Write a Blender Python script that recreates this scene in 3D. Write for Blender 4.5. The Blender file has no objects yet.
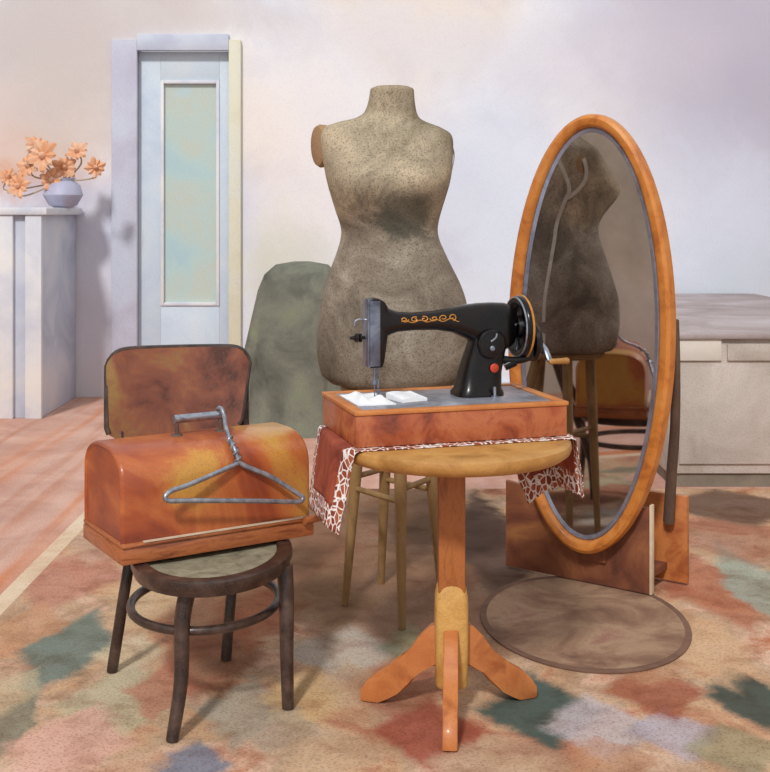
import bpy, bmesh, math, random
from mathutils import Vector, Matrix
random.seed(4)
sc = bpy.context.scene
COL = sc.collection
PI = math.pi
F, VH, CX, H = 1188.0, 212.0, 385.0, 1.38      # focal length in pixels, horizon row, centre column, eye height

def px(u, v, Y): return Vector(((u-CX)*Y/F, Y, H-(v-VH)*Y/F))
def flo(u, v):
    Y = F*H/(v-VH); return Vector(((u-CX)*Y/F, Y, 0))
def lin(h):
    h = h.lstrip('#'); o = []
    for i in (0, 2, 4):
        c = int(h[i:i+2], 16)/255
        o.append(c/12.92 if c <= .04045 else ((c+.055)/1.055)**2.4)
    return (o[0], o[1], o[2], 1)

# ---------------------------------------------------------------- materials
class NT:
    def __init__(s, name):
        s.m = bpy.data.materials.new(name); s.m.use_nodes = True
        s.t = s.m.node_tree; s.b = s.t.nodes['Principled BSDF']
    def n(s, typ, **kw):
        nd = s.t.nodes.new(typ)
        for k, v in kw.items(): setattr(nd, k, v)
        return nd
    def l(s, a, b): s.t.links.new(a, b)
    def noise(s, co, scale, detail=4, rough=.6, dist=0):
        n = s.n('ShaderNodeTexNoise'); n.inputs['Scale'].default_value = scale
        n.inputs['Detail'].default_value = detail; n.inputs['Roughness'].default_value = rough
        n.inputs['Distortion'].default_value = dist
        s.l(co, n.inputs['Vector']); return n
    def ramp(s, fac, stops):
        r = s.n('ShaderNodeValToRGB'); e = r.color_ramp.elements
        while len(e) < len(stops): e.new(.5)
        for i, (p, c) in enumerate(stops): e[i].position = p; e[i].color = c
        s.l(fac, r.inputs['Fac']); return r
    def mix(s, fac, a, b, mode='MIX'):
        m = s.n('ShaderNodeMix', data_type='RGBA', blend_type=mode)
        for val, idx in ((fac, 0), (a, 6), (b, 7)):
            if isinstance(val, (int, float)): m.inputs[idx].default_value = val
            elif isinstance(val, tuple): m.inputs[idx].default_value = val
            else: s.l(val, m.inputs[idx])
        return m.outputs[2]
    def math(s, op, a, b=None):
        m = s.n('ShaderNodeMath', operation=op)
        for v, i in ((a, 0), (b, 1)):
            if v is None: continue
            if isinstance(v, (int, float)): m.inputs[i].default_value = v
            else: s.l(v, m.inputs[i])
        return m.outputs[0]
    def coord(s, stretch=None):
        tc = s.n('ShaderNodeTexCoord'); co = tc.outputs['Object']
        if stretch:
            mp = s.n('ShaderNodeMapping'); mp.inputs['Scale'].default_value = stretch
            s.l(co, mp.inputs['Vector']); co = mp.outputs[0]
        return co
    def speckle(s, co, colr, amt, scale=260, dark=(.12, .09, .08, 1)):
        n = s.noise(co, scale, 2, .7)
        r = s.ramp(n.outputs['Fac'], [(.50, (0, 0, 0, 1)), (.66, (1, 1, 1, 1))])
        return s.mix(s.math('MULTIPLY', r.outputs[0], amt), colr, dark)
    def finish(s, colr, rough=.7, metal=0, coat=0, bump=0, co=None, bscale=120, spec=.5):
        s.l(colr, s.b.inputs['Base Color']) if not isinstance(colr, tuple) else None
        if isinstance(colr, tuple): s.b.inputs['Base Color'].default_value = colr
        s.b.inputs['Roughness'].default_value = rough; s.b.inputs['Metallic'].default_value = metal
        s.b.inputs['Coat Weight'].default_value = coat; s.b.inputs['Coat Roughness'].default_value = .15
        s.b.inputs['Specular IOR Level'].default_value = spec
        if bump and co is not None:
            nn = s.noise(co, bscale, 3)
            bp = s.n('ShaderNodeBump'); bp.inputs['Strength'].default_value = bump; bp.inputs['Distance'].default_value = .004
            s.l(nn.outputs['Fac'], bp.inputs['Height']); s.l(bp.outputs[0], s.b.inputs['Normal'])
        return s.m

def wc(name, cols, scale=6, speck=.25, rough=.65, metal=0, coat=0, bump=.15, stretch=None, lo=.32, hi=.68, dist=.6, sscale=260, spec=.4, dark=(.12, .09, .08, 1), off=None):
    """mottled pigment: a slow noise through a few related colours, with a fine grain on top"""
    t = NT(name); co = t.coord(stretch); co2 = t.coord()
    if off:
        mp = t.n('ShaderNodeMapping'); mp.inputs['Location'].default_value = off; t.l(co, mp.inputs['Vector']); co = mp.outputs[0]
    n = t.noise(co, scale, 5, .6, dist)
    k = len(cols)
    st = [(lo+(hi-lo)*i/max(1, k-1), lin(c)) for i, c in enumerate(cols)]
    c = t.ramp(n.outputs['Fac'], st).outputs[0]
    if speck: c = t.speckle(co2, c, speck, sscale, dark)
    return t.finish(c, rough, metal, coat, bump, co2, spec=spec)

M = {}
M['case'] = wc('case_wood', ['c08c40', 'c9923e', 'bd6a34', 'a85026', '8c3c20', '702c18'], 3.0, .4, .42, coat=.3, dist=.7, lo=.28, hi=.72, off=(2.3, 2.7, 4.1))
M['case_base'] = wc('case_moulding_wood', ['7e3c20', 'b0683a', '9c5230'], 9, .25, .4, coat=.3, stretch=(1, 1, 6))
M['steel'] = wc('worn_steel', ['787c88', 'b4b9c4', '8d92a0'], 30, .15, .28, metal=.85, bump=.05)
M['wire'] = wc('hanger_wire', ['7d828e', 'b2b8c2'], 40, .15, .35, metal=.7, bump=.05)
M['chair'] = wc('dark_bentwood', ['1e1412', '3a2922', '57433a'], 14, .3, .4, coat=.25)
M['cane'] = wc('seat_panel', ['6b6756', '8f8a73', 'a09b84'], 22, .35, .7)
M['leather'] = wc('chair_back_panel', ['4e281c', '764030', '8c5238', '94703c', '7c4632'], 5, .55, .7, dist=.6, lo=.30, hi=.70)
M['ochre'] = wc('ochre_wood', ['946629', 'b98544', 'c89a56'], 8, .3, .5, coat=.15)
M['orange'] = wc('orange_wood', ['a0562a', 'c47a42', 'b86a36'], 10, .25, .5, coat=.15)
M['column'] = wc('column_wood', ['7e4520', 'b06a34', 'a05a2a'], 9, .35, .55, stretch=(3, 3, .8))
M['hub'] = wc('hub_wood', ['bd8740', 'd2a55e', 'c08e4a'], 10, .3, .5)
M['frame'] = wc('mirror_frame_wood', ['a2581e', 'c87a30', 'd08a42'], 11, .25, .45, coat=.2)
M['panel'] = wc('mirror_stand_wood', ['4e2a1e', '74402a', '8e5636', 'a8703e'], 4, .45, .65, dist=.9)
M['palegrain'] = wc('pale_end_grain', ['c9b49a', 'dccab0'], 20, .2, .7)
M['darkpost'] = wc('dark_stained_wood', ['4f3c32', '6b5446'], 8, .4, .7)
M['base'] = wc('machine_base_wood', ['6e2e1a', 'a04c2a', 'b86a40', '98452a'], 7, .25, .42, coat=.25, dist=1.0)
M['basetop'] = wc('machine_base_rim', ['b86a34', 'd08a4c'], 12, .2, .5)
M['bed'] = wc('bed_metal', ['6d6f7a', '9c9fac', 'b6b8c4'], 9, .25, .35, metal=.35, dist=1.0)
M['black'] = wc('black_enamel', ['040405', '0b0809', '160c0a', '070b14'], 6, .05, .3, coat=.3, bump=.03, spec=.2)
M['face'] = wc('faceplate_steel', ['4a4e5c', '868c9c', '5c6070'], 12, .2, .3, metal=.6, bump=.03)
M['red'] = wc('red_badge', ['a8301c', 'c8442a'], 30, .1, .4)
M['gold'] = wc('gold_decal', ['b8742c', 'd89a48'], 60, .1, .4, metal=.3)
M['white'] = wc('white_fabric', ['d5d8e4', 'eef0f4', 'f6f5f2'], 14, .08, .8)
M['form'] = None
M['stoolleg'] = wc('stool_wood', ['765c3a', '9a7a4e', '8e7048'], 9, .35, .6, stretch=(2, 2, .8))
M['mat'] = wc('shadow_brown', ['6e5040', '8e6c56', 'a88a6e', '94685a'], 4, .55, .95)  # brown of the painted shadow under the mirror
M['shadow_rim'] = wc('shadow_edge', ['66493a', '80604e'], 9, .5, .95)
M['whitewood'] = wc('white_painted_wood', ['c6ccdc', 'dfe1e6', 'ece9e4'], 2.2, .12, .7)
M['bluewood'] = wc('bluish_painted_wood', ['b4bccf', 'c9cfde', 'd8d8de'], 2.2, .15, .7)
M['cab'] = wc('low_cabinet_paint', ['a89e94', 'b8aea6', 'c4bab4', 'b8a49e'], 2.6, .25, .75, sscale=130)
M['cabtop'] = wc('low_cabinet_top', ['8f8482', 'a69a9a', 'b8afb4'], 2.0, .25, .75, sscale=130)
M['cablight'] = wc('low_cabinet_panel', ['d2ccc4', 'e0dad2'], 4, .15, .75)
M['plinth'] = wc('low_cabinet_plinth', ['6f675c', '8c8274'], 5, .4, .8)
M['casing'] = wc('door_casing_paint', ['b6bcd2', 'c6cede', 'ced6e2'], 1.6, .12, .7, sscale=150)
M['casing_violet'] = wc('door_reveal_paint', ['b6b4c8', 'c2c4d6', 'c4cede'], 1.6, .15, .7, sscale=150)
M['casing_yellow'] = wc('door_edge_paint', ['cccaae', 'dad8c4', 'd6dad4'], 1.6, .12, .7, sscale=150)
M['doorleaf'] = wc('door_paint', ['b8c8dc', 'c8d6e4', 'd2dce4'], 1.4, .1, .65, sscale=150)
M['doorpanel'] = wc('door_glazed_panel', ['accad4', 'b6d0d0', 'c2ccc2', 'b8d2dc'], 1.5, .2, .4, sscale=140)
M['drape'] = wc('grey_green_cloth', ['4c4e44', '62645a', '75776a', '7c8468'], 3.0, .4, .9, sscale=130)
M['petal'] = wc('orange_petals', ['d6966c', 'dfaa86', 'e0bca4'], 9, .1, .8)
M['stem'] = wc('dry_stems', ['a89a80', 'b8a894'], 9, .1, .8)
M['vase'] = wc('violet_vase', ['a6a8c4', 'b9bcd2'], 5, .15, .5)
M['tape'] = wc('pale_tape', ['b8b0a0', 'cfc8ba'], 20, .2, .8)

# mirror glass
t = NT('mirror_glass'); co = t.coord(); nn = t.noise(co, 5, 4)
c = t.ramp(nn.outputs['Fac'], [(.3, lin('b8b2b4')), (.7, lin('ccc8c6'))]).outputs[0]
M['glass'] = t.finish(c, .03, 1.0)
M['bevel'] = wc('glass_bevel', ['77788a', 'a4a8ba', '8c8fa4'], 6, .15, .25, metal=.7, bump=0)

# dress form: speckled canvas, tan shoulders, grey hips, one dark chest stain
t = NT('form_canvas'); co = t.coord(); n1 = t.noise(co, 5, 5, .65, .8)
sx = t.n('ShaderNodeSeparateXYZ'); t.l(co, sx.inputs[0])
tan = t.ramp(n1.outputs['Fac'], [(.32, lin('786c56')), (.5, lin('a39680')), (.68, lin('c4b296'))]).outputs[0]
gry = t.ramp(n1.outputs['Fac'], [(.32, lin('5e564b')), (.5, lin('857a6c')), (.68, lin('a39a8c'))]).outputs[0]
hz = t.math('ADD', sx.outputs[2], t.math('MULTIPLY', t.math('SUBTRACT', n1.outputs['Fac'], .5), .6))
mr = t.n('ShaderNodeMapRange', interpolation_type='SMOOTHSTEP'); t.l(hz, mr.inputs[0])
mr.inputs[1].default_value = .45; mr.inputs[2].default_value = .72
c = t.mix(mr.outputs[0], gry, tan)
vs = t.n('ShaderNodeVectorMath', operation='DISTANCE'); t.l(co, vs.inputs[0]); vs.inputs[1].default_value = (.05, -.17, .565)
dd = t.math('ADD', vs.outputs['Value'], t.math('MULTIPLY', t.math('SUBTRACT', n1.outputs['Fac'], .5), .16))
m2 = t.n('ShaderNodeMapRange', interpolation_type='SMOOTHSTEP'); t.l(dd, m2.inputs[0])
m2.inputs[1].default_value = .13; m2.inputs[2].default_value = .06; m2.inputs[3].default_value = 0; m2.inputs[4].default_value = .65
c = t.mix(m2.outputs[0], c, lin('4a4e46'))
c = t.speckle(co, c, .6, 170, lin('4c3a2c'))
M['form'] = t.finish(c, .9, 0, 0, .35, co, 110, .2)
M['armcap'] = wc('arm_cap_canvas', ['84664a', 'a3825f', '9a7a58'], 8, .5, .9, sscale=170)

# plaster wall: pale washes of cream, lavender and blue
t = NT('mottled_plaster'); co = t.coord()
n1 = t.noise(co, .42, 3, .5, .7); n2 = t.noise(co, 1.6, 5, .6, .5)
c = t.ramp(n1.outputs['Fac'], [(.30, lin('ced0e0')), (.43, lin('dfe5f2')), (.54, lin('eceef4')), (.68, lin('ebe4de'))]).outputs[0]
c2 = t.ramp(n2.outputs['Fac'], [(.32, lin('d4d2dc')), (.5, lin('f4f2f2')), (.7, lin('f8f4ee'))]).outputs[0]
c = t.mix(.45, c, c2, 'MULTIPLY')
WALL_TINTS = [(30, 150, 75, 60, 'd9ad92', .65), (15, 185, 30, 25, 'd99a72', .55), (75, 60, 110, 80, 'd9cbc0', .5), (745, 70, 130, 150, 'b0abbe', .9), (690, 20, 120, 50, 'bcb6c6', .7), (500, 190, 60, 120, 'd6dff0', .6), (60, 30, 130, 90, 'c8bebc', .75), (200, 20, 90, 30, 'cfc8c8', .6), (420, 40, 120, 40, 'dcdce6', .5), (770, 230, 70, 70, 'c2cadc', .6),
              (600, 60, 120, 60, 'd2ccd6', .45), (285, 270, 50, 60, 'b9c2a4', .55), (495, 300, 60, 120, 'dce6f2', .6), (715, 285, 90, 55, 'bcc6d4', .65),
              (300, 150, 70, 120, 'f1e8e4', .5), (70, 200, 60, 28, 'b4b6d0', .5), (700, 200, 80, 90, 'd6dcec', .5), (105, 330, 40, 90, 'c4bcc8', .5)]
YB = 8.86
for (u, v, ru, rv, hx, s_) in WALL_TINTS:
    p = px(u, v, YB); k = YB/F
    a = t.n('ShaderNodeVectorMath', operation='SUBTRACT'); 
    wv = t.n('ShaderNodeVectorMath', operation='MULTIPLY_ADD'); t.l(n2.outputs['Color'], wv.inputs[0]); wv.inputs[1].default_value = (.9, 0, .9); t.l(co, wv.inputs[2])
    t.l(wv.outputs[0], a.inputs[0]); a.inputs[1].default_value = (p.x+.45, 0, p.z+.45)
    b = t.n('ShaderNodeVectorMath', operation='MULTIPLY'); t.l(a.outputs[0], b.inputs[0]); b.inputs[1].default_value = (1/(ru*k), 0, 1/(rv*k))
    ln = t.n('ShaderNodeVectorMath', operation='LENGTH'); t.l(b.outputs[0], ln.inputs[0])
    mr = t.n('ShaderNodeMapRange', interpolation_type='SMOOTHSTEP'); t.l(ln.outputs['Value'], mr.inputs[0])
    mr.inputs[1].default_value = 1.5; mr.inputs[2].default_value = .3; mr.inputs[3].default_value = 0; mr.inputs[4].default_value = s_
    c = t.mix(mr.outputs[0], c, lin(hx))
c = t.speckle(co, c, .10, 90, lin('a09aa4'))
M['wall'] = t.finish(c, .9, 0, 0, .12, co, 60, .2)
M['sidewall'] = wc('side_plaster', ['c8bea8', 'd8cebc', 'e0d8cc'], 1.2, .15, .9, sscale=90)

# board floor, planks along the depth
t = NT('pink_floorboards'); co = t.coord()
mp = t.n('ShaderNodeMapping'); mp.inputs['Scale'].default_value = (4.2, .16, 1); t.l(co, mp.inputs['Vector'])
n1 = t.noise(mp.outputs[0], 1.0, 3, .5, .3); n2 = t.noise(co, 2.4, 5, .65, .6)
c = t.ramp(n1.outputs['Fac'], [(.34, lin('d09c84')), (.46, lin('dcbcb0')), (.55, lin('dcb4a4')), (.66, lin('d88c5c'))]).outputs[0]
c2 = t.ramp(n2.outputs['Fac'], [(.32, lin('b58a78')), (.55, lin('e6d2c6')), (.7, lin('f4e8e0'))]).outputs[0]
c = t.mix(.55, c, c2, 'MULTIPLY'); c = t.speckle(co, c, .3, 120, lin('6a4436'))
M['floor'] = t.finish(c, .85, 0, 0, .1, co, 60, .2)

# rug: harlequin of dyed diamonds, plus dark patches painting shade behind the furniture
RUG = (-1.38, 2.6, 1.75, 5.90)     # x0 x1 y0 y1
rcx, rcy = (RUG[0]+RUG[1])/2, (RUG[2]+RUG[3])/2
t = NT('faded_harlequin_rug'); co = t.coord()
n1 = t.noise(co, 2.6, 5, .65, .5); n2 = t.noise(co, 7, 5, .65, .4)
c = t.ramp(n1.outputs['Fac'], [(.28, lin('94664c')), (.38, lin('c08a70')), (.46, lin('d2ae8c')), (.53, lin('c2a68c')), (.60, lin('dcbaa2')), (.72, lin('bc7858'))]).outputs[0]
wv = t.n('ShaderNodeVectorMath', operation='MULTIPLY_ADD'); t.l(n2.outputs['Color'], wv.inputs[0]); wv.inputs[1].default_value = (.13, .16, 0); t.l(co, wv.inputs[2])
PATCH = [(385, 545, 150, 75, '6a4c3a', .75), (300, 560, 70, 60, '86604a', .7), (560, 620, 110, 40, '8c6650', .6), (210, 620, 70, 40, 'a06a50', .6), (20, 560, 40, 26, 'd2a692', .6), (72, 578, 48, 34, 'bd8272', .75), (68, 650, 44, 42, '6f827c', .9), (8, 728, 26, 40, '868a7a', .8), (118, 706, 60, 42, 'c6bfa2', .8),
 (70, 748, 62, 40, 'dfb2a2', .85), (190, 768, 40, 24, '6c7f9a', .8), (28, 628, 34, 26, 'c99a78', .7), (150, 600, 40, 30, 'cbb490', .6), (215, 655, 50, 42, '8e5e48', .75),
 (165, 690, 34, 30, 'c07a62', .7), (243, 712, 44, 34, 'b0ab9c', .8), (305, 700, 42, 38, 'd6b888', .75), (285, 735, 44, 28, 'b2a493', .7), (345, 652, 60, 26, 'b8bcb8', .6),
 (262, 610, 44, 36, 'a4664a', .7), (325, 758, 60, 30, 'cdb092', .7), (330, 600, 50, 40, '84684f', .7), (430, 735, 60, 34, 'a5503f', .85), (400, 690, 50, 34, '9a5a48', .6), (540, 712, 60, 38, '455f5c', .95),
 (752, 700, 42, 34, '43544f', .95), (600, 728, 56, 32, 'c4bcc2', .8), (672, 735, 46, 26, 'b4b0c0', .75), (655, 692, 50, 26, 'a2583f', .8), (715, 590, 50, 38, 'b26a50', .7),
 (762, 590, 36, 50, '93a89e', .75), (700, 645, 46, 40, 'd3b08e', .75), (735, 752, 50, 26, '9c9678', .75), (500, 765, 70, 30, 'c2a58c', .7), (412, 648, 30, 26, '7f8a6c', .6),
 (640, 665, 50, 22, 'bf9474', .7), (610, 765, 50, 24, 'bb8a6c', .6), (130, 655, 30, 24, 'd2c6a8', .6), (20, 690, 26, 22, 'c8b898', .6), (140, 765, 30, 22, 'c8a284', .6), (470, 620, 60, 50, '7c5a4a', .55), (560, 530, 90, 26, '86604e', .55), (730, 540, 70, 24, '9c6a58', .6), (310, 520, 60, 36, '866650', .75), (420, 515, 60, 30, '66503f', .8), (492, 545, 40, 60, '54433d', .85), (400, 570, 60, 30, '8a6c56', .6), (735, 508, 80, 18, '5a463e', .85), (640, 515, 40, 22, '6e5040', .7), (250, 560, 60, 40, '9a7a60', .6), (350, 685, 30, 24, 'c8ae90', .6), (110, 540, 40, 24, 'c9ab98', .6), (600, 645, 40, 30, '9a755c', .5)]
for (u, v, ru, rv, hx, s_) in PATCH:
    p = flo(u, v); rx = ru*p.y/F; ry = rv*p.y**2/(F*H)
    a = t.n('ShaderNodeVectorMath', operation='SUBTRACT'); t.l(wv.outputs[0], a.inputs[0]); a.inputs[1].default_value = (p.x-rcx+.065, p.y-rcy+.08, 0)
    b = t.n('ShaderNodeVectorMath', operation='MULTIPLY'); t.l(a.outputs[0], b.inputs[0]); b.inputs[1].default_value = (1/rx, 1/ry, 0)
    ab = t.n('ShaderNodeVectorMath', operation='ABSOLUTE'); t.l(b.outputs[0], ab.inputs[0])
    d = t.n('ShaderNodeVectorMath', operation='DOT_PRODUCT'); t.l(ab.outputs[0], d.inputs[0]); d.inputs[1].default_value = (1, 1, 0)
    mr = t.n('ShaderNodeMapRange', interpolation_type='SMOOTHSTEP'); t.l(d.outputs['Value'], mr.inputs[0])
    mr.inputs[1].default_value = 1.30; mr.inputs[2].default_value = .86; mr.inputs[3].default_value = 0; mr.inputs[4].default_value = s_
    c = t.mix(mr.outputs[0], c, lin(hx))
mo = t.ramp(n2.outputs['Fac'], [(.32, lin('c0a898')), (.52, lin('f4eee8')), (.7, lin('ffffff'))]).outputs[0]
c = t.mix(.7, c, mo, 'MULTIPLY')
c = t.speckle(co, c, .38, 130, lin('5a3c30'))
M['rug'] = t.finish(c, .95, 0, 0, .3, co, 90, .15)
M['rugborder'] = wc('rug_border_weave', ['c9a68a', 'd9c0a4', 'e0cdb4'], 3, .25, .95, sscale=130)

# red cloth and its printed border
M['redcloth'] = wc('red_cloth', ['6c2816', '94402a', 'a85636'], 8, .25, .8, dist=1.0)
t = NT('giraffe_print')
uvn = t.n('ShaderNodeUVMap'); 
vo = t.n('ShaderNodeTexVoronoi', feature='DISTANCE_TO_EDGE'); vo.inputs['Scale'].default_value = 46; t.l(uvn.outputs[0], vo.inputs['Vector'])
vc = t.n('ShaderNodeTexVoronoi'); vc.inputs['Scale'].default_value = 46; t.l(uvn.outputs[0], vc.inputs['Vector'])
sx = t.n('ShaderNodeSeparateXYZ'); t.l(vc.outputs['Color'], sx.inputs[0])
cell = t.ramp(sx.outputs[0], [(.0, lin('6e2c1c')), (.6, lin('9a4a2c')), (1, lin('a8603c'))]).outputs[0]
e = t.ramp(vo.outputs['Distance'], [(.055, (0, 0, 0, 1)), (.10, (1, 1, 1, 1))]).outputs[0]
M['giraffe'] = t.finish(t.mix(e, lin('e8e2e0'), cell), .8)

# ---------------------------------------------------------------- mesh helpers
def B(): return bmesh.new()
def tag(o, label=None, cat=None, group=None, kind=None):
    if label: o['label'] = label
    if cat: o['category'] = cat
    if group: o['group'] = group
    if kind: o['kind'] = kind
    return o
ORG = {}
def thing(name, loc, label, cat, group=None):
    o = bpy.data.objects.new(name, None); COL.objects.link(o); o.location = loc; o.empty_display_size = .1
    ORG[o.name] = Vector(loc); return tag(o, label, cat, group)
def obj(name, bm, mat, parent=None, org=None, smooth=True, ang=38):
    """one mesh object; shapes are laid out in room coordinates and moved to the thing's own origin"""
    if parent is not None: o0 = ORG[parent.name]
    else: o0 = Vector(org) if org is not None else Vector((0, 0, 0))
    bmesh.ops.recalc_face_normals(bm, faces=bm.faces)
    bmesh.ops.translate(bm, verts=bm.verts, vec=-o0)
    me = bpy.data.meshes.new(name); bm.to_mesh(me); bm.free()
    if smooth:
        for p in me.polygons: p.use_smooth = True
        me.set_sharp_from_angle(angle=math.radians(ang))
    me.materials.append(mat)
    o = bpy.data.objects.new(name, me); COL.objects.link(o); ORG[o.name] = o0
    if parent is not None: o.parent = parent
    else: o.location = o0
    return o
def struct(name, bm, mat, parent=None):
    o = obj(name, bm, mat, parent, smooth=False)
    if parent is None: o['kind'] = 'structure'
    return o
def frame(o, ex, ey, ez):
    m = Matrix.Identity(4)
    for i, v in enumerate((ex, ey, ez)):
        for r in range(3): m[r][i] = v[r]
    for r in range(3): m[r][3] = o[r]
    return m
def box(bm, lo, hi, mat=None, bev=.0, seg=2):
    vs = [bm.verts.new((x, y, z)) for x in (lo[0], hi[0]) for y in (lo[1], hi[1]) for z in (lo[2], hi[2])]
    fs = [bm.faces.new([vs[i] for i in q]) for q in ((0,1,3,2),(4,6,7,5),(0,4,5,1),(2,3,7,6),(0,2,6,4),(1,5,7,3))]
    if bev:
        es = list({e for f in fs for e in f.edges})
        r = bmesh.ops.bevel(bm, geom=es, offset=bev, segments=seg, profile=.5, affect='EDGES')
        vs = list({v for v in r['verts']} | {v for v in vs if v.is_valid})
    if mat is not None: bmesh.ops.transform(bm, matrix=mat, verts=vs)
    return vs
def rings(bm, rs, cap=True, closed=True):
    V = [[bm.verts.new(p) for p in r] for r in rs]
    n = len(V[0])
    for a, b in zip(V, V[1:]):
        for i in range(n if closed else n-1):
            j = (i+1) % n; bm.faces.new((a[i], a[j], b[j], b[i]))
    if cap and closed:
        bm.faces.new(V[0][::-1]); bm.faces.new(V[-1])
    return V
def spline(pts, k=6):
    P = [Vector(p) for p in pts]; out = []
    for i in range(len(P)-1):
        p0 = P[max(0, i-1)]; p1 = P[i]; p2 = P[i+1]; p3 = P[min(len(P)-1, i+2)]
        for j in range(k):
            s = j/k
            out.append(.5*((2*p1)+(p2-p0)*s+(2*p0-5*p1+4*p2-p3)*s*s+(3*p1-p0-3*p2+p3)*s**3))
    out.append(P[-1]); return out
def tube(bm, pts, r, n=12, closed=False, flat=1.0):
    P = [Vector(p) for p in pts]; m = len(P)
    R = r if isinstance(r, (list, tuple)) else [r]*m
    if len(R) != m: R = [R[0]+(R[-1]-R[0])*i/(m-1) for i in range(m)] if len(R) == 2 else [R[min(len(R)-1, int(i*(len(R)-1)/(m-1)))] for i in range(m)]
    T = [(P[(i+1) % m]-P[i-1] if closed else P[min(i+1, m-1)]-P[max(i-1, 0)]).normalized() for i in range(m)]
    up = Vector((0, 0, 1)) if abs(T[0].z) < .9 else Vector((0, 1, 0))
    N = (up-T[0]*up.dot(T[0])).normalized(); rs = []
    for i in range(m):
        N = (N-T[i]*N.dot(T[i])).normalized(); Bn = T[i].cross(N)
        rs.append([P[i]+N*math.cos(a)*R[i]+Bn*math.sin(a)*R[i]*flat for a in [2*PI*q/n for q in range(n)]])
    if closed:
        V = rings(bm, rs, cap=False)
        for i in range(n):
            j = (i+1) % n; bm.faces.new((V[-1][i], V[-1][j], V[0][j], V[0][i]))
    else: rings(bm, rs)
def lathe(bm, prof, mat, n=40):
    """profile (r, h) turned about the local z axis"""
    rs = [[mat @ Vector((max(r, 1e-4)*math.cos(2*PI*i/n), max(r, 1e-4)*math.sin(2*PI*i/n), h)) for i in range(n)] for r, h in prof]
    rings(bm, rs)
def axisframe(o, d):
    d = Vector(d).normalized(); a = Vector((0, 0, 1)) if abs(d.z) < .9 else Vector((1, 0, 0))
    x = a.cross(d).normalized(); y = d.cross(x); return frame(o, x, y, d)
def prism(bm, poly, mat, th, bev=.004, seg=2):
    """polygon in local x-z plane, thickness along local y (centred)"""
    a = [bm.verts.new((x, -th/2, z)) for x, z in poly]; b = [bm.verts.new((x, th/2, z)) for x, z in poly]
    n = len(poly); fs = [bm.faces.new(a), bm.faces.new(b[::-1])]
    for i in range(n): fs.append(bm.faces.new((a[i], b[i], b[(i+1) % n], a[(i+1) % n])))
    vs = a+b
    if bev:
        es = list(set(fs[0].edges) | set(fs[1].edges))
        r = bmesh.ops.bevel(bm, geom=es, offset=bev, segments=seg, profile=.5, affect='EDGES')
        vs = list({v for f in bm.faces for v in f.verts}) if True else vs
    bmesh.ops.transform(bm, matrix=mat, verts=vs)
def sell(hx, hy, z, c, n=32, p=2.0):
    o = []
    for i in range(n):
        a = 2*PI*i/n; ca, sa = math.cos(a), math.sin(a)
        o.append(Vector((c[0]+hx*math.copysign(abs(ca)**(2/p), ca), c[1]+hy*math.copysign(abs(sa)**(2/p), sa), z)))
    return o
def interp(tab, x):
    if x <= tab[0][0]: return tab[0][1:]
    for a, b in zip(tab, tab[1:]):
        if x <= b[0]:
            s = (x-a[0])/(b[0]-a[0]); s2 = s
            return tuple(a[i]+(b[i]-a[i])*s2 for i in range(1, len(a)))
    return tab[-1][1:]

# ---------------------------------------------------------------- the room
bm = B(); box(bm, (-3.7, .4, -.1), (3.9, YB+.1, 0)); struct('floor', bm, M['floor'])
# back wall with a doorway cut: four blocks round the opening
DX0, DX1, DZ1 = -1.84, -1.16, 2.6
bm = B()
box(bm, (-3.7, YB, 0), (DX0, YB+.12, 3.05)); box(bm, (DX1, YB, 0), (3.9, YB+.12, 3.05)); box(bm, (DX0, YB, DZ1), (DX1, YB+.12, 3.05))
struct('wall_back', bm, M['wall'])
bm = B(); box(bm, (-3.7, .4, 0), (-3.6, YB, 3.05)); struct('wall_left', bm, M['sidewall'])
bm = B(); box(bm, (3.8, .4, 0), (3.9, YB, 3.05)); struct('wall_right', bm, M['sidewall'])
bm = B(); box(bm, (-1.05, YB-.02, 0), (1.6, YB, .12), bev=.004); struct('baseboard_back', bm, M['casing'])
# door
door = bpy.data.objects.new('door_1', None); COL.objects.link(door); door.location = (-1.5, YB, 0); ORG['door_1'] = Vector((-1.5, YB, 0)); door['kind'] = 'structure'
bm = B(); box(bm, (DX0-.19, YB-.05, 0), (DX0, YB+.02, 2.66), bev=.006); obj('door_jamb', bm, M['casing_violet'], door)
bm = B(); box(bm, (DX1, YB-.05, 0), (DX1+.09, YB+.02, 2.66), bev=.006); obj('door_jamb', bm, M['casing_yellow'], door)
bm = B(); box(bm, (DX0-.0, YB-.052, 2.58), (DX1+.0, YB+.02, 2.70), bev=.004); obj('door_lintel', bm, M['casing'], door)
bm = B()
PX0, PX1, PZ0, PZ1 = px(160, 0, YB).x, px(219, 0, YB).x, px(0, 306, YB).z, px(0, 80, YB).z
y0, y1 = YB+.03, YB+.075
box(bm, (DX0, y0, 0), (PX0, y1, DZ1-.02), bev=.003); box(bm, (PX1, y0, 0), (DX1, y1, DZ1-.02), bev=.003)
box(bm, (PX0, y0, PZ1), (PX1, y1, DZ1-.02), bev=.003); box(bm, (PX0, y0, 0), (PX1, y1, PZ0), bev=.003)
obj('door_leaf', bm, M['doorleaf'], door)
bm = B(); box(bm, (PX0-.005, y0+.02, PZ0-.005), (PX1+.005, y0+.03, PZ1+.005)); obj('door_panel', bm, M['doorpanel'], door)
bm = B(); w = .025
for a, b in (((PX0, PZ0), (PX0+w, PZ1)), ((PX1-w, PZ0), (PX1, PZ1)), ((PX0+w, PZ0), (PX1-w, PZ0+w)), ((PX0+w, PZ1-w), (PX1-w, PZ1))):
    box(bm, (a[0], y0-.012, a[1]), (b[0], y0+.02, b[1]), bev=.005)
obj('panel_moulding', bm, M['whitewood'], door)

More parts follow.
